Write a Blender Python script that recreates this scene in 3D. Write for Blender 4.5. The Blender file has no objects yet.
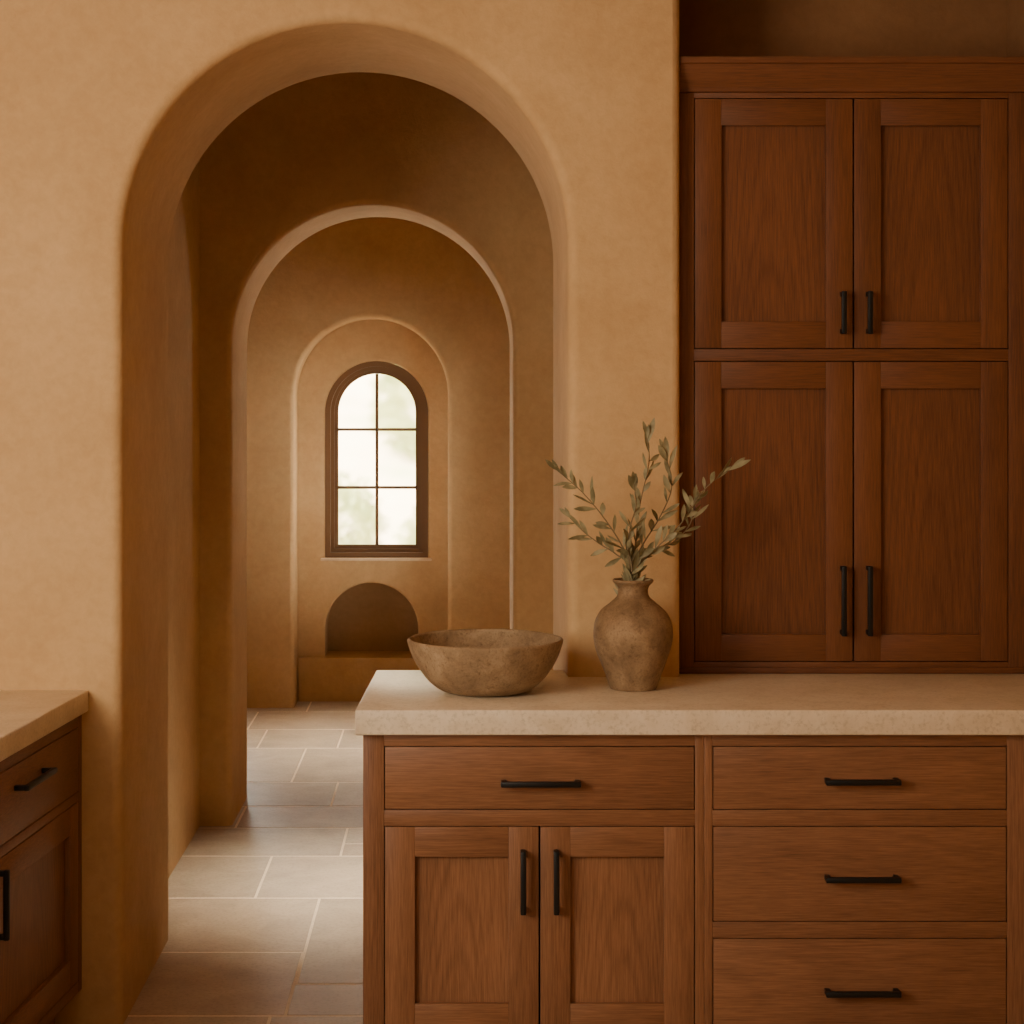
import bpy, bmesh, math, random
from mathutils import Vector, Matrix, noise
random.seed(7)
C = bpy.context.scene.collection
PI = math.pi
F = 1950.0; EYE = 1.675

def P(u, v, y):
    return Vector(((u-460)*y/F, y, EYE-(v-390)*y/F))

# ------------------------------------------------------------ materials
def newmat(name):
    m = bpy.data.materials.new(name); m.use_nodes = True
    nt = m.node_tree; b = nt.nodes['Principled BSDF']
    return m, nt, b
def N(nt, t, **kw):
    n = nt.nodes.new(t)
    for k, v in kw.items(): setattr(n, k, v)
    return n
def ramp(nt, stops):
    r = nt.nodes.new('ShaderNodeValToRGB'); cr = r.color_ramp
    while len(cr.elements) < len(stops): cr.elements.new(0.5)
    for e, (p, c) in zip(cr.elements, stops): e.position = p; e.color = (*c, 1)
    return r
def noise_n(nt, vec, scale, detail=4, rough=.55, dist=0):
    n = N(nt, 'ShaderNodeTexNoise'); n.inputs['Scale'].default_value = scale
    n.inputs['Detail'].default_value = detail; n.inputs['Roughness'].default_value = rough
    n.inputs['Distortion'].default_value = dist
    nt.links.new(vec, n.inputs['Vector']); return n
def bump(nt, h, b, strength, dist=.01):
    bp = N(nt, 'ShaderNodeBump'); bp.inputs['Strength'].default_value = strength
    bp.inputs['Distance'].default_value = dist
    nt.links.new(h, bp.inputs['Height']); nt.links.new(bp.outputs[0], b.inputs['Normal']); return bp
def mth(nt, op, a, b=None, c=None):
    n = N(nt, 'ShaderNodeMath', operation=op)
    for i, v in enumerate((a, b, c)):
        if v is None: continue
        if isinstance(v, (int, float)): n.inputs[i].default_value = v
        else: nt.links.new(v, n.inputs[i])
    return n.outputs[0]

def plaster(name, c0, c1, c2):
    m, nt, b = newmat(name)
    tc = N(nt, 'ShaderNodeTexCoord'); v = tc.outputs['Object']
    a = noise_n(nt, v, 2.6, 9, .64, .4); r = ramp(nt, [(.32, c0), (.5, c1), (.68, c2)])
    nt.links.new(a.outputs[0], r.inputs[0])
    f = noise_n(nt, v, 32, 7, .66, .3); r2 = ramp(nt, [(.35, (.92, .91, .89)), (.62, (1, 1, 1))])
    nt.links.new(f.outputs[0], r2.inputs[0])
    mx = N(nt, 'ShaderNodeMix', data_type='RGBA', blend_type='MULTIPLY'); mx.inputs[0].default_value = 1
    nt.links.new(r.outputs[0], mx.inputs[6]); nt.links.new(r2.outputs[0], mx.inputs[7])
    nt.links.new(mx.outputs[2], b.inputs['Base Color'])
    h = noise_n(nt, v, 30, 9, .70, .2)
    bump(nt, h.outputs[0], b, .36, .009)
    b.inputs['Roughness'].default_value = .88
    b.inputs['Specular IOR Level'].default_value = .2
    return m
M = {}
M['plaster'] = plaster('plaster', (.545, .348, .166), (.597, .390, .192), (.648, .434, .222))
M['plaster_shaded'] = plaster('shaded_recess_plaster', (.24, .115, .048), (.27, .132, .056), (.30, .15, .065))  # wall plaster darkened: shade of the cabinet recess put into the colour
M['plaster_niche_shade'] = plaster('shaded_niche_plaster', (.38, .24, .125), (.42, .27, .14), (.46, .30, .16))  # wall plaster darkened to paint the shade inside the lower niche
M['plaster_sill_lit'] = plaster('lit_sill_plaster', (.74, .56, .35), (.78, .60, .39), (.82, .64, .43))  # wall plaster lightened to paint the window light on the sill

def wood(name, sc, dark, light, panel=False):
    m, nt, b = newmat(name); L = nt.links
    tc = N(nt, 'ShaderNodeTexCoord'); oi = N(nt, 'ShaderNodeObjectInfo')
    off = mth(nt, 'MULTIPLY', oi.outputs['Random'], 13)
    add = N(nt, 'ShaderNodeVectorMath', operation='ADD')
    L.new(tc.outputs['Object'], add.inputs[0]); L.new(off, add.inputs[1])
    mp = N(nt, 'ShaderNodeMapping'); mp.inputs['Scale'].default_value = [x if x == 1 else .18 for x in sc]
    L.new(add.outputs[0], mp.inputs['Vector'])
    big = noise_n(nt, mp.outputs[0], 4.5, 1, .4, 0)
    if panel:   # flat-sawn cathedral arches centred on the panel
        sep = N(nt, 'ShaderNodeSeparateXYZ'); L.new(tc.outputs['Generated'], sep.inputs[0])
        gx = mth(nt, 'POWER', mth(nt, 'ABSOLUTE', mth(nt, 'SUBTRACT', sep.outputs[0], .5)), 2)
        gy = mth(nt, 'POWER', mth(nt, 'ABSOLUTE', mth(nt, 'SUBTRACT', sep.outputs[1], .5)), 2)
        ph = mth(nt, 'MULTIPLY', mth(nt, 'ADD', gx, gy), 165)
        ph = mth(nt, 'MULTIPLY_ADD', sep.outputs[2], 16, ph)
        ph = mth(nt, 'MULTIPLY_ADD', big.outputs[0], 30, ph)
    else:
        ph = mth(nt, 'MULTIPLY', big.outputs[0], 75)
    s = mth(nt, 'MULTIPLY_ADD', mth(nt, 'SINE', ph), .5, .5)
    s = mth(nt, 'POWER', s, 2.5)
    mp2 = N(nt, 'ShaderNodeMapping'); mp2.inputs['Scale'].default_value = [x if x == 1 else .03 for x in sc]
    L.new(add.outputs[0], mp2.inputs['Vector'])
    fine = noise_n(nt, mp2.outputs[0], 430, 3, .7)
    soft = noise_n(nt, mp.outputs[0], 30, 2, .45)
    v = mth(nt, 'MULTIPLY', s, -.055 if panel else -.025)
    v = mth(nt, 'MULTIPLY_ADD', fine.outputs[0], .60, v)
    v = mth(nt, 'MULTIPLY_ADD', soft.outputs[0], .12, v)
    v = mth(nt, 'MULTIPLY_ADD', big.outputs[0], .28, v)
    v = mth(nt, 'ADD', v, .018)
    md = tuple((x+y)/2 for x, y in zip(dark, light))
    r = ramp(nt, [(.32, dark), (.5, md), (.68, light)])
    L.new(v, r.inputs[0]); L.new(r.outputs[0], b.inputs['Base Color'])
    bump(nt, v, b, .08, .001)
    b.inputs['Roughness'].default_value = .46
    b.inputs['Specular IOR Level'].default_value = .35
    return m
D, Lt = (.115, .047, .020), (.300, .138, .066)
M['wv'] = wood('wood_vertical_grain', (1, 1, .07), D, Lt)
M['wx'] = wood('wood_horizontal_grain', (.07, 1, 1), D, Lt)
M['wy'] = wood('wood_side_run_grain', (1, .07, 1), D, Lt)
M['wp'] = wood('wood_panel_grain', (1, 1, .07), D, Lt, True)
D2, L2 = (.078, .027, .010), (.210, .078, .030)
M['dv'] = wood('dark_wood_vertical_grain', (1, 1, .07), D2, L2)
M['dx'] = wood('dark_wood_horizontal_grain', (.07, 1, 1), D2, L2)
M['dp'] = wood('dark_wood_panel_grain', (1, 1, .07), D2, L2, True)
WOODF = [M['wv'], M['wx'], M['wp']]; WOODS = [M['wv'], M['wy'], M['wp']]; WOODU = [M['dv'], M['dx'], M['dp']]

def simple(name, col, rough=.5, metal=0):
    m, nt, b = newmat(name); b.inputs['Base Color'].default_value = (*col, 1)
    b.inputs['Roughness'].default_value = rough; b.inputs['Metallic'].default_value = metal
    tc = N(nt, 'ShaderNodeTexCoord'); n = noise_n(nt, tc.outputs['Object'], 60, 4)
    bump(nt, n.outputs[0], b, .06, .002)
    return m
M['black'] = simple('black_iron', (.004, .004, .004), .45, .2)
M['gap_shade'] = simple('door_gap_shade', (.015, .006, .003), .8)  # near-black, paints the shade seen through the door and drawer gaps
M['bronze'] = simple('window_bronze_wood', (.165, .086, .036), .5)

def stone(name, c0, c1, c2, sc, rough, bs, attr=False, pit=0, bd=.006):
    m, nt, b = newmat(name); L = nt.links
    tc = N(nt, 'ShaderNodeTexCoord'); v = tc.outputs['Object']
    a = noise_n(nt, v, sc, 9, .66, .5); r = ramp(nt, [(.3, c0), (.52, c1), (.72, c2)])
    L.new(a.outputs[0], r.inputs[0]); col = r.outputs[0]
    f = noise_n(nt, v, sc*14, 4, .6)
    r2 = ramp(nt, [(.3, (.72, .70, .66)), (.5, (1, 1, 1))]); L.new(f.outputs[0], r2.inputs[0])
    mx = N(nt, 'ShaderNodeMix', data_type='RGBA', blend_type='MULTIPLY'); mx.inputs[0].default_value = .8
    L.new(col, mx.inputs[6]); L.new(r2.outputs[0], mx.inputs[7]); col = mx.outputs[2]
    hgt = a.outputs[0]
    if pit:
        g = noise_n(nt, v, pit, 6, .75, .4); r3 = ramp(nt, [(.36, (.45, .38, .32)), (.45, (1, 1, 1))]); L.new(g.outputs[0], r3.inputs[0])
        m3 = N(nt, 'ShaderNodeMix', data_type='RGBA', blend_type='MULTIPLY'); m3.inputs[0].default_value = .6
        L.new(col, m3.inputs[6]); L.new(r3.outputs[0], m3.inputs[7]); col = m3.outputs[2]
        ad = N(nt, 'ShaderNodeMath', operation='MULTIPLY_ADD'); ad.inputs[1].default_value = .8
        L.new(g.outputs[0], ad.inputs[0]); L.new(a.outputs[0], ad.inputs[2]); hgt = ad.outputs[0]
    if attr:
        at = N(nt, 'ShaderNodeAttribute'); at.attribute_name = 'tone'
        m2 = N(nt, 'ShaderNodeMix', data_type='RGBA', blend_type='MULTIPLY'); m2.inputs[0].default_value = 1
        L.new(col, m2.inputs[6]); L.new(at.outputs['Color'], m2.inputs[7]); col = m2.outputs[2]
    L.new(col, b.inputs['Base Color'])
    b.inputs['Roughness'].default_value = rough
    bump(nt, hgt, b, bs, bd)
    return m
M['counter'] = stone('limestone_worktop', (.62, .505, .355), (.73, .615, .46), (.80, .70, .55), 9, .36, .08)
M['tile'] = stone('floor_stone', (.36, .255, .155), (.44, .32, .20), (.51, .385, .25), 6.0, .50, .2, True)
M['grout'] = stone('floor_grout', (.78, .62, .42), (.82, .66, .46), (.86, .70, .50), 10, .85, .1)
M['clay'] = stone('weathered_clay', (.155, .09, .042), (.27, .170, .086), (.41, .275, .15), 13, .75, .6, pit=80, bd=.006)
M['bowl'] = stone('rough_stone_bowl', (.20, .127, .066), (.32, .215, .118), (.45, .325, .195), 13, .8, .6, pit=75, bd=.006)

def leafmat(name, stops, sc, trans):
    m, nt, b = newmat(name); L = nt.links
    g = N(nt, 'ShaderNodeTexCoord'); a = noise_n(nt, g.outputs['Object'], sc, 2)
    r = ramp(nt, stops)
    L.new(a.outputs[0], r.inputs[0]); L.new(r.outputs[0], b.inputs['Base Color'])
    b.inputs['Roughness'].default_value = .6
    t = N(nt, 'ShaderNodeBsdfTranslucent'); L.new(r.outputs[0], t.inputs[0])
    mx = N(nt, 'ShaderNodeMixShader'); mx.inputs[0].default_value = trans
    L.new(b.outputs[0], mx.inputs[1]); L.new(t.outputs[0], mx.inputs[2])
    L.new(mx.outputs[0], nt.nodes['Material Output'].inputs[0])
    return m
M['leaf'] = leafmat('olive_leaf', [(.35, (.17, .15, .07)), (.65, (.39, .35, .20))], 25, .2)
M['shrub'] = leafmat('shrub_leaves', [(.35, (.40, .46, .20)), (.65, (.60, .62, .32))], 3, .4)
M['stem'] = simple('olive_stem', (.20, .15, .08), .7)
def garden(name, stops, sc):
    m, nt, b = newmat(name); L = nt.links
    g = N(nt, 'ShaderNodeTexCoord'); a = noise_n(nt, g.outputs['Object'], sc, 5, .6)
    r = ramp(nt, stops); L.new(a.outputs[0], r.inputs[0]); L.new(r.outputs[0], b.inputs['Base Color'])
    b.inputs['Roughness'].default_value = .9
    return m
M['hill'] = garden('sunlit_hillside', [(.32, (.58, .56, .32)), (.44, (.78, .66, .45)), (.58, (.90, .73, .52))], 1.4)
def glass():
    m, nt, b = newmat('hazy_window_glass'); L = nt.links
    out = nt.nodes['Material Output']
    t = N(nt, 'ShaderNodeBsdfRefraction'); t.inputs['IOR'].default_value = 1.04; t.inputs['Roughness'].default_value = .34
    g = N(nt, 'ShaderNodeBsdfGlossy'); g.inputs['Roughness'].default_value = .03
    mx = N(nt, 'ShaderNodeMixShader'); mx.inputs[0].default_value = .02
    L.new(t.outputs[0], mx.inputs[1]); L.new(g.outputs[0], mx.inputs[2]); L.new(mx.outputs[0], out.inputs[0])
    return m
M['glass'] = glass()

# ------------------------------------------------------------ builders
def link_mesh(name, bm, mats, parent=None, origin=Vector((0, 0, 0)), xf=None, smooth=True, ang=35, recalc=True):
    for v in bm.verts:
        if xf: v.co = xf(v.co)
        v.co -= origin
    if recalc: bmesh.ops.recalc_face_normals(bm, faces=bm.faces[:])
    me = bpy.data.meshes.new(name); bm.to_mesh(me); bm.free()
    if not isinstance(mats, (list, tuple)): mats = [mats]
    for m in mats: me.materials.append(m)
    if smooth is True:
        for p in me.polygons: p.use_smooth = True
        me.set_sharp_from_angle(angle=math.radians(ang))
    o = bpy.data.objects.new(name, me); C.objects.link(o)
    if parent: o.parent = parent
    else: o.location = origin
    return o
def box(bm, x0, x1, y0, y1, z0, z1, bev=0, mat=0, seg=2):
    t = bmesh.new(); bmesh.ops.create_cube(t, size=1)
    for v in t.verts:
        v.co = Vector(((x0+x1)/2+v.co.x*(x1-x0), (y0+y1)/2+v.co.y*(y1-y0), (z0+z1)/2+v.co.z*(z1-z0)))
    if bev: bmesh.ops.bevel(t, geom=t.edges[:], offset=bev, segments=seg, affect='EDGES', profile=.5)
    for f in t.faces: f.material_index = mat
    me = bpy.data.meshes.new('tmp'); t.to_mesh(me); t.free()
    bm.from_mesh(me); bpy.data.meshes.remove(me)
def thing(name, label, cat, loc, group=None):
    o = bpy.data.objects.new(name, None); C.objects.link(o); o.location = loc
    o['label'] = label; o['category'] = cat
    if group: o['group'] = group
    return o
def tag(o, label, cat, group=None):
    o['label'] = label; o['category'] = cat
    if group: o['group'] = group
    return o
def struct(o): o['kind'] = 'structure'; return o

def sbox(name, dims, m, bev=0):
    bm = bmesh.new(); box(bm, *dims, bev=bev); return struct(link_mesh(name, bm, m, smooth=False))

# ------------------------------------------------------------ arch walls
def arch_pts(cx, r, z0, zs, off, closed, n=56):
    zb = z0-(off if closed else 0)
    pts = [(cx-r-off, zb), (cx-r-off, z0+(zs-z0)*.5)]
    for i in range(n+1):
        a = PI-PI*i/n
        pts.append((cx+(r+off)*math.cos(a), zs+(r+off)*math.sin(a)))
    pts += [(cx+r+off, z0+(zs-z0)*.5), (cx+r+off, zb)]
    return pts
S = 8
def ring_seq(y0, y1, R, back=True):
    seq = [(R*(1-math.sin(k/S*PI/2)), y0+R*(1-math.cos(k/S*PI/2))) for k in range(S+1)]
    if back: seq += [(R*(1-math.cos(k/S*PI/2)), y1-R+R*math.sin(k/S*PI/2)) for k in range(S+1)]
    else: seq.append((0, y1))
    return seq
def arch_wall(name, cx, r, zs, x0, x1, y0, y1, ztop, R, rf=0):
    bm = bmesh.new(); rings = []
    for off, y in ring_seq(y0, y1, R):
        rings.append([bm.verts.new((x, y, z)) for x, z in arch_pts(cx, r, -.02, zs, off, False)])
    for a, b in zip(rings, rings[1:]):
        for i in range(len(a)-1):
            f = bm.faces.new((a[i], a[i+1], b[i+1], b[i])); f.smooth = True
    col = [(x1, y0)] if not rf else [(x1-rf+rf*math.sin(k/S*PI/2), y0+rf*(1-math.cos(k/S*PI/2))) for k in range(S+1)]
    col.append((x1, y1))
    cb = [bm.verts.new((x, y, -.02)) for x, y in col]; ct = [bm.verts.new((x, y, ztop)) for x, y in col]
    lb0, lt0 = bm.verts.new((x0, y0, -.02)), bm.verts.new((x0, y0, ztop))
    lb1, lt1 = bm.verts.new((x0, y1, -.02)), bm.verts.new((x0, y1, ztop))
    bm.faces.new(rings[0]+[cb[0], ct[0], lt0, lb0])
    bm.faces.new(rings[-1]+[cb[-1], ct[-1], lt1, lb1])
    for i in range(len(col)-1):
        f = bm.faces.new((cb[i], cb[i+1], ct[i+1], ct[i])); f.smooth = i < len(col)-2
    bm.faces.new((lb0, lt0, lt1, lb1)); bm.faces.new([lt0]+ct+[lt1])
    return struct(link_mesh(name, bm, M['plaster'], smooth=None))

YA0, YA1 = 5.13, 5.97
YB0, YB1 = 7.49, 8.04
YC0, YC1, YCE = 10.27, 10.52, 10.80
TOP = 3.2
arch_wall('wall_front', -.3025, .5865, 2.057, -2.7, .579, YA0, YA1, TOP, .030, .02)
arch_wall('wall_middle', -.336, .54, 1.846, -1.5, .75, YB0, YB1, TOP, .026)
arch_wall('wall_far', -.469, .405, 1.649, -1.5, .75, YC0, YC1, TOP, .026)
def window_wall():
    bm = bmesh.new(); edges = []
    rect = [bm.verts.new((x, YC1, z)) for x, z in ((-1.5, -.02), (.75, -.02), (.75, TOP), (-1.5, TOP))]
    for i in range(4): edges.append(bm.edges.new((rect[i], rect[(i+1) % 4])))
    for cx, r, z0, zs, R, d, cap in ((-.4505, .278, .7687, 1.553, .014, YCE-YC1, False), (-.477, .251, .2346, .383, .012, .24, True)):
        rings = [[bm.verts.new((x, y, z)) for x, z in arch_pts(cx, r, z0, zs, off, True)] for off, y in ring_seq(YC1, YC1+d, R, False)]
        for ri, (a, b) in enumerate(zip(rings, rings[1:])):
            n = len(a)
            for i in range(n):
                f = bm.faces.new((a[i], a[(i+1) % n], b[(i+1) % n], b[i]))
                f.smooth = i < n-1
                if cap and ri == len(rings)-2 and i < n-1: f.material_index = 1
        n = len(rings[0])
        for i in range(n): edges.append(bm.edges.get((rings[0][i], rings[0][(i+1) % n])))
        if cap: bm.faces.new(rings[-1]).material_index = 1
    bmesh.ops.triangle_fill(bm, use_beauty=True, edges=edges, use_dissolve=False)
    return struct(link_mesh('wall_window', bm, [M['plaster'], M['plaster_niche_shade']], smooth=None))
window_wall()
bm = bmesh.new(); box(bm, -.4505-.300, -.4505+.300, YC1-.035, YC1+.03, .755, .7705, .005); struct(link_mesh('trim_1', bm, M['plaster_sill_lit']))
bm = bmesh.new(); box(bm, -.872, -.066, YC1-.035, YC1+.015, -.01, .2346, .008); struct(link_mesh('trim_2', bm, M['plaster']))
sbox('wall_hall_side_left', (-1.15, -1.0, YA1, YB0, -.02, TOP), M['plaster'])
sbox('wall_hall_side_right', (.6, .75, YA1, YB0, -.02, TOP), M['plaster'])
sbox('wall_far_hall_left', (-1.5, -1.35, YB1, YC0, -.02, TOP), M['plaster'])
sbox('wall_far_hall_right', (.6, .75, YB1, YC0, -.02, TOP), M['plaster'])
sbox('wall_recess_back', (.579, 1.70, 5.56, YA1, -.02, TOP), M['plaster_shaded'])
sbox('wall_recess_shade_block', (.579, 1.56, 5.14, 5.56, 2.90, TOP), M['plaster_shaded'])  # unseen block added to shade the wall above the tall cabinet
sbox('wall_recess_right', (1.56, 1.70, 5.14, 5.56, -.02, TOP), M['plaster_shaded'])
sbox('wall_right', (1.56, 1.70, -1.6, 5.14, -.02, TOP), M['plaster'])
sbox('wall_left', (-2.85, -2.70, -1.6, YA1, -.02, TOP), M['plaster'])
sbox('wall_back', (-2.85, 1.70, -1.75, -1.6, -.02, TOP), M['plaster'])
sbox('ceiling', (-2.85, 1.70, -1.75, YCE, TOP, TOP+.1), M['plaster'])

# floor
def floor():
    rows = [(-1.6, None), (-.95, None), (-.35, None), (.3, None), (.9, None), (1.5, None), (2.1, None), (2.75, None), (3.35, None), (3.95, None), (4.6, None),
            (5.22, [-2.2, -1.35, -.468, .3, 1.1]), (5.81, [-1.9, -1.22, -.463, .15, .9]), (6.43, [-1.5, -.676, .02, .5]),
            (7.01, [-1.1, -.43, .3]), (7.46, [-1.2, -.86, -.2, .4]), (7.85, [-1.0, -.52, .1]), (8.33, [-1.1, -.72, -.05]),
            (9.12, [-.95, -.575, .2]), (9.62, [-1.05, -.42, .25]), (10.15, [-.8, -.25, .35]), (10.6, None)]
    bm = bmesh.new(); tl = []
    for i in range(len(rows)-1):
        y0, js = rows[i]; y1 = rows[i+1][0]
        if js is None:
            js = []; x = -2.7+random.uniform(.3, .8)
            while x < 1.4: js.append(x); x += random.choice((.62, .8, .95))
        xs = [-2.7]+list(js)+[1.56]
        for a, b in zip(xs, xs[1:]):
            if abs(y0-5.22) < .01 and abs(a+.468) < .01: tl += [(a, b, 5.22, 5.50)]
            elif abs(y0-5.81) < .01 and abs(a+.463) < .01: tl += [(a, b, 5.50, 6.43)]
            elif abs(y0-7.01) < .01 and abs(a+.43) < .01: tl += [(a, b, 7.01, 7.20), (a, b, 7.20, 7.46)]
            else: tl.append((a, b, y0, y1))
    tones = []
    for a, b, y0, y1 in tl:
        n0 = len(bm.faces); g = .0038; gy = .0060
        box(bm, a+g, b-g, y0+gy, y1-gy, -.03, 0, bev=.0015, mat=0, seg=1)
        t = random.uniform(.90, 1.10); h = random.uniform(-.03, .03)
        tones.append((len(bm.faces)-n0, (t*(1+h), t, t*(1-h))))
    n0 = len(bm.faces)
    box(bm, -2.7, 1.56, -1.6, YC1+.02, -.05, -.0008, mat=1)
    tones.append((len(bm.faces)-n0, (1, 1, 1)))
    me = bpy.data.meshes.new('floor'); bm.to_mesh(me); bm.free()
    me.materials.append(M['tile']); me.materials.append(M['grout'])
    ca = me.color_attributes.new('tone', 'FLOAT_COLOR', 'CORNER')
    pi = 0
    for cnt, c in tones:
        for k in range(cnt):
            for li in me.polygons[pi].loop_indices: ca.data[li].color = (*c, 1)
            pi += 1
    o = bpy.data.objects.new('floor', me); C.objects.link(o); struct(o)
floor()

# ------------------------------------------------------------ window
def arch_frame(bm, cx, ro, w, z0, zs, y0, y1, n=48):
    def loop(r, zb):
        return [(cx-r, zb)]+[(cx+r*math.cos(PI-PI*i/n), zs+r*math.sin(PI-PI*i/n)) for i in range(n+1)]+[(cx+r, zb)]
    A, B = loop(ro, z0), loop(ro-w, z0+w)
    V = [[bm.verts.new((x, y, z)) for x, z in L] for L, y in ((A, y0), (B, y0), (B, y1), (A, y1))]
    m = len(A)
    for k in range(4):
        a, b = V[k], V[(k+1) % 4]
        for i in range(m): bm.faces.new((a[i], a[(i+1) % m], b[(i+1) % m], b[i]))
win = bpy.data.objects.new('window_1', None); C.objects.link(win); win.location = (-.4505, 10.56, .7687); struct(win)
wo = Vector(win.location)
bm = bmesh.new(); arch_frame(bm, -.4505, .2775, .028, .769, 1.553, 10.525, 10.62); link_mesh('window_frame', bm, M['bronze'], win, wo)
bm = bmesh.new(); arch_frame(bm, -.4505, .2500, .020, .7965, 1.553, 10.560, 10.605); arch_frame(bm, -.4505, .2302, .0205, .8163, 1.553, 10.580, 10.603)
link_mesh('window_sash', bm, M['bronze'], win, wo)
def zat(v, y): return EYE-(v-390)*y/F
bm = bmesh.new(); box(bm, -.4505-.0085, -.4505+.0085, 10.566, 10.594, .835, 1.762, bev=.002); link_mesh('muntin', bm, M['bronze'], win, wo)
for v in (429.5, 487.5):
    z = zat(v, 10.57); bm = bmesh.new(); box(bm, -.4505-.211, -.4505+.211, 10.567, 10.592, z-.008, z+.008, bev=.002)
    link_mesh('muntin', bm, M['bronze'], win, wo)
bm = bmesh.new()
pts = [(x, z) for x, z in arch_pts(-.4505, .212, .8345, 1.553, 0, True, 32)]
bm.faces.new([bm.verts.new((x, 10.585, z)) for x, z in pts]); link_mesh('pane', bm, M['glass'], win, wo, smooth=False)

# ------------------------------------------------------------ handles / doors
def handle(p, axis, length, xf, parent, origin, thick=.0135):
    """p = centre on the face (local cabinet coords: x along, y into cabinet, z up); axis 'x' or 'z'"""
    bm = bmesh.new(); L = length/2; t = thick/2; x, y, z = p
    yo = y-.030
    def bx(a0, a1, y0, y1, c, b):
        if axis == 'x': box(bm, x+a0, x+a1, y0, y1, z-c, z+c, b)
        else: box(bm, x-c, x+c, y0, y1, z+a0, z+a1, b)
    bx(-L, L, yo-t, yo+t, t, .003)
    for s in (-1, 1):
        c = s*(L-.008)
        bx(c-.0062, c+.0062, yo, y-.0005, .0062, .0015)
    return link_mesh('handle', bm, M['black'], parent, origin, xf)
def door(x0, x1, z0, z1, y, st, root, origin, xf, mats, hx, hz, hl):
    g = .0022; x0 += g; x1 -= g; z0 += g; z1 -= g
    bm = bmesh.new(); th = .022
    box(bm, x0, x0+st, y, y+th, z0, z1, .0012, 0); box(bm, x1-st, x1, y, y+th, z0, z1, .0012, 0)
    box(bm, x0+st, x1-st, y+.0003, y+th, z1-st, z1, .0010, 1); box(bm, x0+st, x1-st, y+.0003, y+th, z0, z0+st, .0010, 1)
    d = link_mesh('door', bm, mats, root, origin, xf)
    bm = bmesh.new(); box(bm, x0+st-.004, x1-st+.004, y+.015, y+.020, z0+st-.004, z1-st+.004, 0, 2)
    link_mesh('panel', bm, mats, d, origin, xf, smooth=False)
    handle((hx, y, hz), 'z', hl, xf, d, origin)
def drawer(x0, x1, z0, z1, y, root, origin, xf, mats, hx, hz, hl):
    g = .0022; bm = bmesh.new(); box(bm, x0+g, x1-g, y, y+.022, z0+g, z1-g, .0015, 1)
    d = link_mesh('drawer', bm, mats, root, origin, xf)
    handle((hx, y, hz), 'x', hl, xf, d, origin)
def body(root, origin, xf, mats, X0, X1, Y0, Y1, Z0, Z1, xs_st, zs_rail, toe=0, name='cabinet_body'):
    bm = bmesh.new()
    for s in xs_st: box(bm, s[0], s[1], Y0, Y0+.022, s[2], s[3], .001, 0)
    for s in zs_rail: box(bm, s[0], s[1], Y0+.0004, Y0+.022, s[2], s[3], .001, 1)
    e = .018
    box(bm, X0, X0+e, Y0+.02, Y1, Z0, Z1, 0, 0); box(bm, X1-e, X1, Y0+.02, Y1, Z0, Z1, 0, 0)
    box(bm, X0+e, X1-e, Y0+.02, Y1, Z0, Z0+e, 0, 1); box(bm, X0+e, X1-e, Y0+.02, Y1, Z1-e, Z1, 0, 1)
    box(bm, X0+e, X1-e, Y0+.03, Y0+.036, Z0+e, Z1-e, 0, 2)
    if toe: box(bm, X0+.002, X1-.002, Y0+toe, Y1, 0, Z0, 0, 0)
    return link_mesh(name, bm, [mats[0], mats[1], M['gap_shade']], root, origin, xf)

YF = 4.63; k = YF/F
def X(u): return (u-460)*k
def Z(v): return EYE-(v-390)*k
seam = X(704)
r1 = thing('base_cabinet', 'brown wooden base cabinet with two panelled doors under one wide drawer, below the bowl', 'cabinet', ((X(363)+seam)/2, YF+.25, 0))
o1 = Vector(r1.location)
body(r1, o1, None, WOODF, X(363), seam, YF, 5.125, .10, .859,
     [(X(363), X(384), .10, .859), (X(695), seam, .10, .859)],
     [(X(384), X(695), Z(746), .859), (X(384), X(695), Z(826), Z(810)), (X(384), X(695), .10, Z(1035))], toe=.07)
drawer(X(384), X(695), Z(810), Z(746), YF, r1, o1, None, WOODF, X(540.5), Z(782), .19)
door(X(384), X(539.5), Z(1035), Z(826), YF, .071, r1, o1, None, WOODF, X(523), Z(880), .15)
door(X(539.5), X(695), Z(1035), Z(826), YF, .071, r1, o1, None, WOODF, X(556), Z(880), .15)
r2 = thing('base_cabinet', 'brown wooden base cabinet with a stack of three drawers, at the right under the worktop', 'cabinet', ((seam+1.555)/2, YF+.25, 0))
o2 = Vector(r2.location)
xr = X(1007)
body(r2, o2, None, WOODF, seam+.0005, 1.555, YF, 5.125, .10, .859,
     [(seam+.0005, X(712.5), .10, .859), (xr, 1.555, .10, .859)],
     [(X(712.5), xr, Z(746), .859), (X(712.5), xr, Z(826), Z(810)), (X(712.5), xr, Z(938), Z(922)), (X(712.5), xr, .10, Z(1040))], toe=.07)
for a, b, hv in ((810, 746, 780), (922, 826, 877), (1040, 938, 990.5)):
    drawer(X(712.5), xr, Z(a), Z(b), YF, r2, o2, None, WOODF, X(861), Z(hv), .178)
def slab(name, poly, z0, z1, bev, m, xf=None):
    bm = bmesh.new()
    b = [bm.verts.new((x, y, z0)) for x, y in poly]; t = [bm.verts.new((x, y, z1)) for x, y in poly]
    n = len(poly); bm.faces.new(b); bm.faces.new(t)
    for i in range(n): bm.faces.new((b[i], b[(i+1) % n], t[(i+1) % n], t[i]))
    bmesh.ops.bevel(bm, geom=bm.edges[:], offset=bev, segments=3, affect='EDGES', profile=.5)
    c = Vector((sum(p[0] for p in poly)/n, sum(p[1] for p in poly)/n, z0))
    return link_mesh(name, bm, m, None, c, xf, ang=50)
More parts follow.
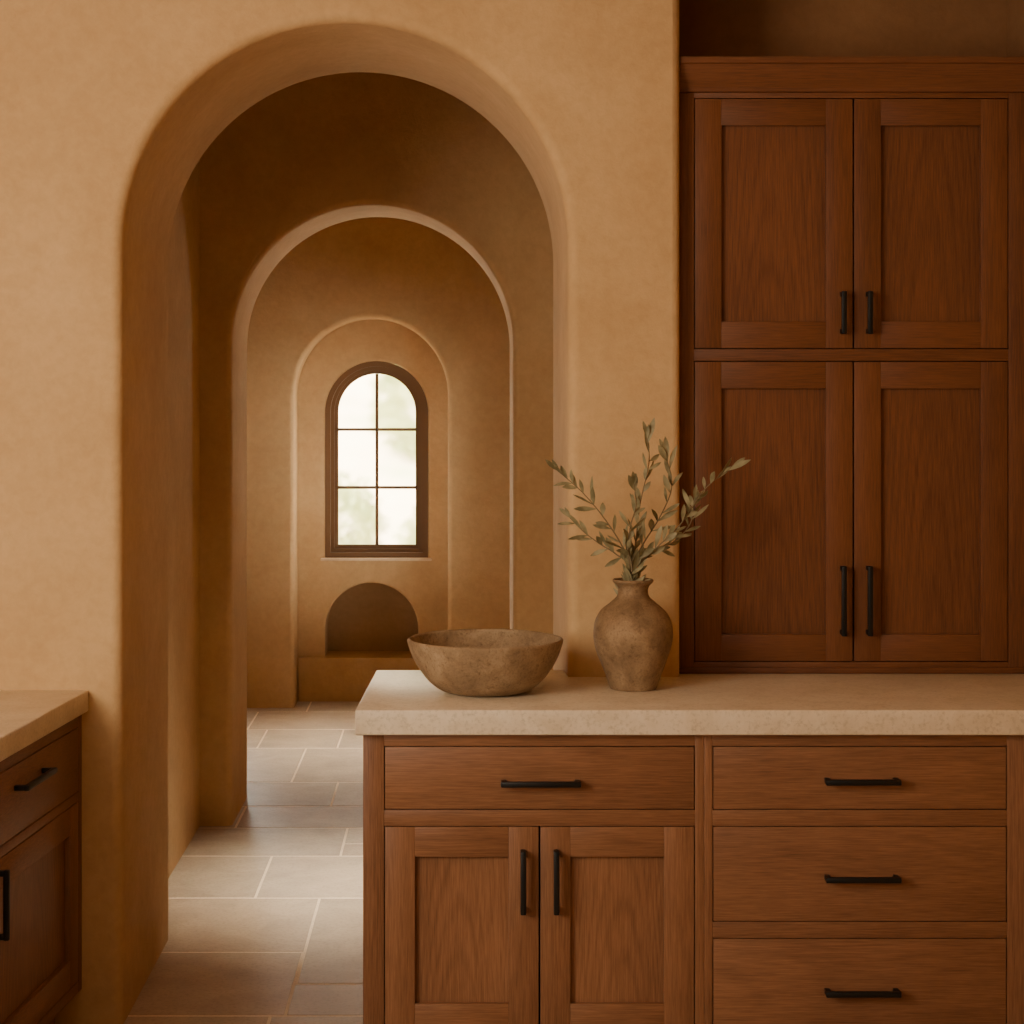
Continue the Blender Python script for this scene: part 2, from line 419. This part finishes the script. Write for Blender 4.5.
ct = slab('countertop', [(-.2477, 4.6), (1.558, 4.6), (1.558, 5.555), (.582, 5.555), (.582, 5.128), (.281, 5.128), (.281, 5.26), (-.226, 5.26)], .86, .92, .004, M['counter'])
tag(ct, 'long pale limestone worktop carrying the bowl and the vase', 'countertop')

YU = 5.19; ku = YU/F
def XU(u): return (u-460)*ku
def ZU(v): return EYE-(v-390)*ku
xl = .5825; xe = 1.556
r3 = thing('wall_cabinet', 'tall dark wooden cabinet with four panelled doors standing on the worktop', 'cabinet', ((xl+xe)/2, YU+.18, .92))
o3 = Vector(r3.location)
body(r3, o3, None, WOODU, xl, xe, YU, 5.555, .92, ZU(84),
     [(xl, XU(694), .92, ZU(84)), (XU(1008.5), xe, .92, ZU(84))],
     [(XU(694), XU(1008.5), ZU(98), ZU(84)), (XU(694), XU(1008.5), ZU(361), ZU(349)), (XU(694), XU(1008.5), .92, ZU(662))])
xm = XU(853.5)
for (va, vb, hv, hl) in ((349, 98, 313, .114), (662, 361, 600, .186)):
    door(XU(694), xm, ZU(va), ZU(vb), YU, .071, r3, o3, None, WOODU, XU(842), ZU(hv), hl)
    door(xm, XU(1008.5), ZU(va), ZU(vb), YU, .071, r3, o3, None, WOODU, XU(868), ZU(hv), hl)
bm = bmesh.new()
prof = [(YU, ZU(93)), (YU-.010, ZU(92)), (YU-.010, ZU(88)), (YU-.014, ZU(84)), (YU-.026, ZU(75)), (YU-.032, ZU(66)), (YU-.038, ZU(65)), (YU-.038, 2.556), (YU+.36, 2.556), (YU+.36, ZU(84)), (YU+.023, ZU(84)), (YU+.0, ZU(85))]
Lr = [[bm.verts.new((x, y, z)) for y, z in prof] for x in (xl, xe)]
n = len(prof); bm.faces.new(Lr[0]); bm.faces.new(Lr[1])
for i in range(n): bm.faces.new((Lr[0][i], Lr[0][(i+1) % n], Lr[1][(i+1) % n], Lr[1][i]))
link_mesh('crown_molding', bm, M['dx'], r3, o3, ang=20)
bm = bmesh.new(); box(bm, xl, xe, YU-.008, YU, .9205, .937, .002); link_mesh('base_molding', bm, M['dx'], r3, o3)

# --- left side cabinet and worktop (the run leaves the wall slightly splayed)
SH = .093; XF0 = -.9945
def xfl(c): return Vector((XF0-c.y-SH*c.x, 5.128-c.x, c.z))
ol = Vector((XF0-.3-.07, 5.128-.77, 0))
r4 = thing('base_cabinet', 'wooden side base cabinet at the left edge, seen at an angle below its own worktop', 'cabinet', ol)
W = 1.54
body(r4, ol, xfl, WOODS, 0, W, 0, .6, .10, .83,
     [(0, .03, .10, .83), (W-.03, W, .10, .83)],
     [(.03, W-.03, .795, .83), (.03, W-.03, .60, .625), (.03, W-.03, .10, .13), (.948, .956, .625, .795)], toe=.07)
drawer(.03, .95, .625, .795, 0, r4, ol, xfl, WOODS, .445, .741, .225)
drawer(.954, W-.03, .625, .795, 0, r4, ol, xfl, WOODS, 1.23, .735, .2)
door(.03, .768, .13, .60, 0, .071, r4, ol, xfl, WOODS, .70, .505, .16)
door(.772, W-.03, .13, .60, 0, .071, r4, ol, xfl, WOODS, .83, .505, .16)
bm = bmesh.new(); box(bm, 0, W+.01, -.018, .62, .8305, .886, .004, 0, 3)
c4 = link_mesh('countertop', bm, M['counter'], None, Vector((ol.x, ol.y, .8305)), xfl, ang=50)
tag(c4, 'short pale stone worktop at the left edge of the room against the arched wall', 'countertop')

# ------------------------------------------------------------ bowl, vase
def lathe(prof, seg=96, wob=0, seed=0):
    bm = bmesh.new(); rings = []
    for r, z in prof:
        if r < 1e-5: rings.append([bm.verts.new((0, 0, z))]); continue
        ring = []
        for i in range(seg):
            a = 2*PI*i/seg; p = Vector((r*math.cos(a), r*math.sin(a), z))
            d = noise.noise(p*14+Vector((seed, 0, 0)))*wob + noise.noise(p*45+Vector((seed, 5, 0)))*wob*.35
            q = 1+d/max(r, .03)
            ring.append(bm.verts.new((p.x*q, p.y*q, z+(d*.25 if z > .01 else 0))))
        rings.append(ring)
    for a, b in zip(rings, rings[1:]):
        for i in range(seg):
            j = (i+1) % seg
            if len(a) == 1: bm.faces.new((a[0], b[i], b[j]))
            elif len(b) == 1: bm.faces.new((a[i], a[j], b[0]))
            else: bm.faces.new((a[i], a[j], b[j], b[i]))
    return bm
def smooth_prof(p, n=5):
    out = []
    for i in range(len(p)-1):
        a = p[max(i-1, 0)]; b = p[i]; c = p[i+1]; d = p[min(i+2, len(p)-1)]
        for k in range(n):
            t = k/n
            f = lambda q: .5*((2*b[q])+(-a[q]+c[q])*t+(2*a[q]-5*b[q]+4*c[q]-d[q])*t*t+(-a[q]+3*b[q]-3*c[q]+d[q])*t**3)
            out.append((max(f(0), 0), f(1)))
    out.append(p[-1]); return out
bowl_out = smooth_prof([(.088, .001), (.118, .010), (.150, .038), (.176, .078), (.191, .115), (.1945, .130)])
bowl_in = smooth_prof([(.1945, .130), (.190, .1345), (.1845, .130), (.180, .112), (.160, .070), (.125, .036), (.07, .022), (.0, .018)])
bm = lathe([(0, 0), (.08, 0)]+bowl_out+bowl_in[1:], 112, .0035, 3)
ob = link_mesh('bowl', bm, M['bowl'], None, Vector((0, 0, 0)), ang=60); ob.location = (.0625, 4.88, .92)
tag(ob, 'wide rough brown stone bowl, empty, at the open end of the worktop', 'bowl')
s = 4.93/F
vp = [(22.5, 0.4), (24, 3), (27.5, 13), (32, 25), (36.5, 37), (39.3, 49), (39.8, 58), (38, 68), (32.5, 78), (23, 86), (16.4, 92), (14.8, 98), (16, 103), (19.5, 106.5), (20.2, 108.5), (19, 109.5), (17, 108), (13.5, 103), (12, 96), (14, 90), (30, 77), (35.5, 62), (34, 45), (27, 25), (19, 8), (0, 6)]
bm = lathe([(0, 0), (20*s, 0)]+smooth_prof([(a*s, b*s) for a, b in vp], 3), 88, .0018, 9)
ov = link_mesh('vase', bm, M['clay'], None, Vector((0, 0, 0)), ang=60); VX, VY = (633-460)*s, 4.93; ov.location = (VX, VY, .92)
tag(ov, 'weathered brown clay vase with narrow neck holding the olive branches', 'vase')

# ------------------------------------------------------------ olive branches
def cr(pts, n=10):
    out = []
    for i in range(len(pts)-1):
        a = pts[max(i-1, 0)]; b = pts[i]; c = pts[i+1]; d = pts[min(i+2, len(pts)-1)]
        for k in range(n):
            t = k/n; out.append(.5*((2*b)+(c-a)*t+(2*a-5*b+4*c-d)*t*t+(3*b-a-3*c+d)*t**3))
    out.append(pts[-1]); return out
def tube(bm, pts, r0, r1, seg=7):
    prev = None; n = len(pts)
    for i, p in enumerate(pts):
        t = (pts[min(i+1, n-1)]-pts[max(i-1, 0)]).normalized()
        u = t.cross(Vector((0, 1, .1))).normalized(); w = t.cross(u)
        r = r0+(r1-r0)*i/(n-1)
        ring = [bm.verts.new(p+u*math.cos(2*PI*j/seg)*r+w*math.sin(2*PI*j/seg)*r) for j in range(seg)]
        if prev:
            for j in range(seg): bm.faces.new((prev[j], prev[(j+1) % seg], ring[(j+1) % seg], ring[j]))
        else: bm.faces.new(ring)
        prev = ring
    bm.faces.new(prev)
def leaf(bm, base, d, nrm, L, w):
    d = d.normalized(); side = d.cross(nrm).normalized(); nn = side.cross(d).normalized()
    prof = [(0, .06), (.12, .30), (.32, .75), (.55, 1), (.76, .8), (.92, .35), (1, .02)]
    bend = random.uniform(-.22, .18); rows = []
    for t, q in prof:
        c = base+d*(L*t)+nn*(bend*L*t*t)
        rows.append([bm.verts.new(c-side*w*q+nn*w*q*.25), bm.verts.new(c), bm.verts.new(c+side*w*q+nn*w*q*.25)])
    for a, b in zip(rows, rows[1:]):
        bm.faces.new((a[0], a[1], b[1], b[0])); bm.faces.new((a[1], a[2], b[2], b[1]))
branches = [
 ([(630, 570), (622, 546), (604, 518), (583, 493), (558, 471)], -.03, 1.0, 'olive branch reaching farthest left, out over the archway'),
 ([(633, 570), (635, 548), (640, 505), (649, 462), (647, 438)], .00, 1.0, 'tallest olive branch, rising straight up from the vase'),
 ([(636, 570), (650, 554), (679, 526), (704, 490), (731, 468)], -.02, 1.0, 'olive branch reaching farthest right, across the dark cabinet'),
 ([(634, 570), (641, 548), (661, 515), (672, 485), (665, 454)], .03, .95, 'upright olive branch just right of the tallest one'),
 ([(629, 570), (617, 555), (600, 544), (584, 532), (570, 518)], .02, .85, 'short low olive branch leaning left beneath the longest left one'),
 ([(635, 570), (648, 553), (672, 543), (690, 524), (694, 500)], .04, .9, 'olive branch leaning right between the upright ones and the longest right one'),
 ([(632, 570), (628, 550), (630, 528), (636, 505), (634, 484)], -.04, .8, 'short upright olive branch just left of the tallest one'),
]
for bi, (pp, dy, ls, lab) in enumerate(branches):
    base = Vector((VX+(bi-3)*.004, VY+dy*.15, .99))
    pts = [base]
    for i, (u, v) in enumerate(pp):
        y = VY+dy*(i/(len(pp)-1))*1.6+(dy*.1)
        pts.append(P(u, v, y))
    curve = cr(pts, 8)
    root = thing('olive_branch', lab, 'branch', base, 'olive branches in the clay vase')
    bm = bmesh.new(); tube(bm, curve, .0025, .0010); link_mesh('stem', bm, M['stem'], root, base)
    bm = bmesh.new(); L = len(curve)
    fine = []
    for a, b in zip(curve, curve[1:]):
        for q in range(5): fine.append(a.lerp(b, q/5))
    acc = 0; nxt = random.uniform(.125, .15); sg = random.choice((-1, 1))
    for i in range(1, len(fine)-3):
        acc += (fine[i]-fine[i-1]).length
        if acc < nxt: continue
        nxt = acc+random.uniform(.010, .030)
        t = (fine[min(i+4, len(fine)-1)]-fine[max(0, i-4)]).normalized()
        if random.random() < .8: sg = -sg
        for s2 in ((sg, -sg) if random.random() < .28 else (sg,)):
            ax = Vector((random.uniform(-.5, .5), 1, random.uniform(-.4, .4))).normalized()
            d = (Matrix.Rotation(s2*math.radians(random.uniform(10, 52)), 3, ax) @ t)
            d.y += random.uniform(-.45, .35); d.z += random.uniform(-.14, .20)
            nr = Vector((random.uniform(-1, 1), -1, random.uniform(-1, 1)))
            leaf(bm, fine[i], d, nr, ls*random.uniform(.032, .070), random.uniform(.0045, .0085))
    t = (curve[-1]-curve[-3]).normalized()
    leaf(bm, curve[-1], t, Vector((.3, -1, .2)), .045*ls, .006)
    leaf(bm, curve[-2], t+Vector((.3, 0, .1)), Vector((-.4, -1, .2)), .04*ls, .005)
    link_mesh('leaves', bm, M['leaf'], root, base, recalc=False)

# ------------------------------------------------------------ garden beyond the window
bm = bmesh.new(); nx, ny = 40, 40; g = []
for j in range(ny+1):
    row = []
    for i in range(nx+1):
        x = -9+18*i/nx; y = 11.2+20*j/ny
        z = -.05+max(0, y-14)*.22+noise.noise(Vector((x*.4, y*.4, 0)))*.25*min(1, (y-11.2)/3)
        row.append(bm.verts.new((x, y, z)))
    g.append(row)
for j in range(ny):
    for i in range(nx): bm.faces.new((g[j][i], g[j][i+1], g[j+1][i+1], g[j+1][i]))
hill = struct(link_mesh('hillside', bm, M['hill'], ang=80))
def gz(x, y): return -.05+max(0, y-14)*.22+noise.noise(Vector((x*.4, y*.4, 0)))*.25*min(1, (y-11.2)/3)
shr = [(-.98, 15.6, .36, 'pale green garden shrub seen low in the left window panes'),
       (-.14, 15.0, .32, 'pale green garden shrub seen low in the right window panes'),
       (-.30, 18.6, .52, 'larger sunlit shrub up the slope behind the middle window panes')]
for x, y, r, lab in shr:
    b0 = Vector((x, y, gz(x, y)-.02)); root = thing('shrub', lab, 'shrub', b0, 'garden shrubs beyond the window')
    bm = bmesh.new()
    for q in range(9):
        a = q*2*PI/9
        tube(bm, [b0, b0+Vector((math.cos(a)*r*.3, math.sin(a)*r*.3, r*.6)), b0+Vector((math.cos(a)*r*.6, math.sin(a)*r*.6, r*1.2))], .012, .004, 5)
    link_mesh('stem', bm, M['stem'], root, b0)
    bm = bmesh.new()
    for q in range(1700):
        d = Vector((random.gauss(0, 1), random.gauss(0, 1), random.gauss(0, 1))).normalized()
        c = b0+Vector((0, 0, r*.95))+d*r*random.uniform(.55, 1)*(1+.25*noise.noise(d*3))
        if c.z < b0.z+.03: c.z = b0.z+.03+random.random()*.05
        leaf(bm, c, d+Vector((random.uniform(-.6, .6), random.uniform(-.6, .6), random.uniform(-.2, .6))), Vector((random.uniform(-1, 1), -1, random.uniform(-.5, 1))), r*.16, r*.045)
    link_mesh('leaves', bm, M['shrub'], root, b0, recalc=False)

# ------------------------------------------------------------ light
def area(name, loc, target, sx, sy, power, col, spread=180):
    l = bpy.data.lights.new(name, 'AREA'); l.shape = 'RECTANGLE'; l.size = sx; l.size_y = sy; l.energy = power; l.color = col
    l.spread = math.radians(spread)
    o = bpy.data.objects.new(name, l); C.objects.link(o); o.location = loc
    o.rotation_euler = (Vector(target)-Vector(loc)).to_track_quat('-Z', 'Y').to_euler(); return o
WARM = (1, .85, .66); SOFT = (1, .93, .80)
area('key_light', (-2.3, 2.0, 2.0), (-.1, 5.1, 1.25), 1.4, 1.6, 110, WARM)
area('fill_light', (-1.1, .6, 2.9), (.6, 4.8, .8), 1.6, 1.2, 22, WARM)
area('arch_rim_fill_right', (.44, 9.95, 1.5), (-.7, 7.9, 2.1), .28, 1.0, 2.1, SOFT, 75)  # unseen added lamp, brightens the left and top rim of the middle arch
area('arch_rim_fill_left', (-1.2, 9.95, 1.1), (.15, 7.9, 1.3), .24, 1.6, 8, SOFT, 90)  # unseen added lamp, brightens the right-hand rims of the arches
area('alcove_fill_right', (.45, 9.5, 1.0), (-.87, 10.40, 1.30), .22, 1.2, 3.0, SOFT, 50)  # unseen added lamp, picks out the left jamb of the window alcove
area('alcove_fill_left', (-1.25, 9.3, 1.0), (-.06, 10.40, 1.30), .22, 1.2, 1.3, SOFT, 50)  # unseen added lamp, picks out the right jamb of the window alcove
area('far_hall_floor_fill', (-.4, 9.2, 3.1), (-.4, 9.25, 0), .5, .5, 10, SOFT, 42)  # no fixture here: lamp added overhead to brighten the far hall floor
area('passage_floor_fill', (-.2, 6.6, 3.1), (-.3, 6.6, 0), .4, .4, 9, SOFT, 34)  # no fixture here: lamp added overhead to brighten the passage floor
sl = bpy.data.lights.new('sun', 'SUN'); sl.energy = 42; sl.angle = .05; sl.color = (1, .95, .82)
so = bpy.data.objects.new('sun', sl); C.objects.link(so); so.rotation_euler = Vector((.55, .35, -.75)).to_track_quat('-Z', 'Y').to_euler()
w = bpy.data.worlds.new('world'); bpy.context.scene.world = w; w.use_nodes = True
bg = w.node_tree.nodes['Background']; bg.inputs[0].default_value = (1, .88, .70, 1); bg.inputs[1].default_value = 8

# ------------------------------------------------------------ camera
cam = bpy.data.cameras.new('camera'); co = bpy.data.objects.new('camera', cam); C.objects.link(co)
co.location = (0, 0, EYE); co.rotation_euler = (PI/2, 0, 0)
cam.sensor_width = 36; cam.lens = F/1024*36; cam.shift_x = 52/1024; cam.shift_y = -122/1024
cam.clip_start = .05; cam.clip_end = 200
bpy.context.scene.camera = co
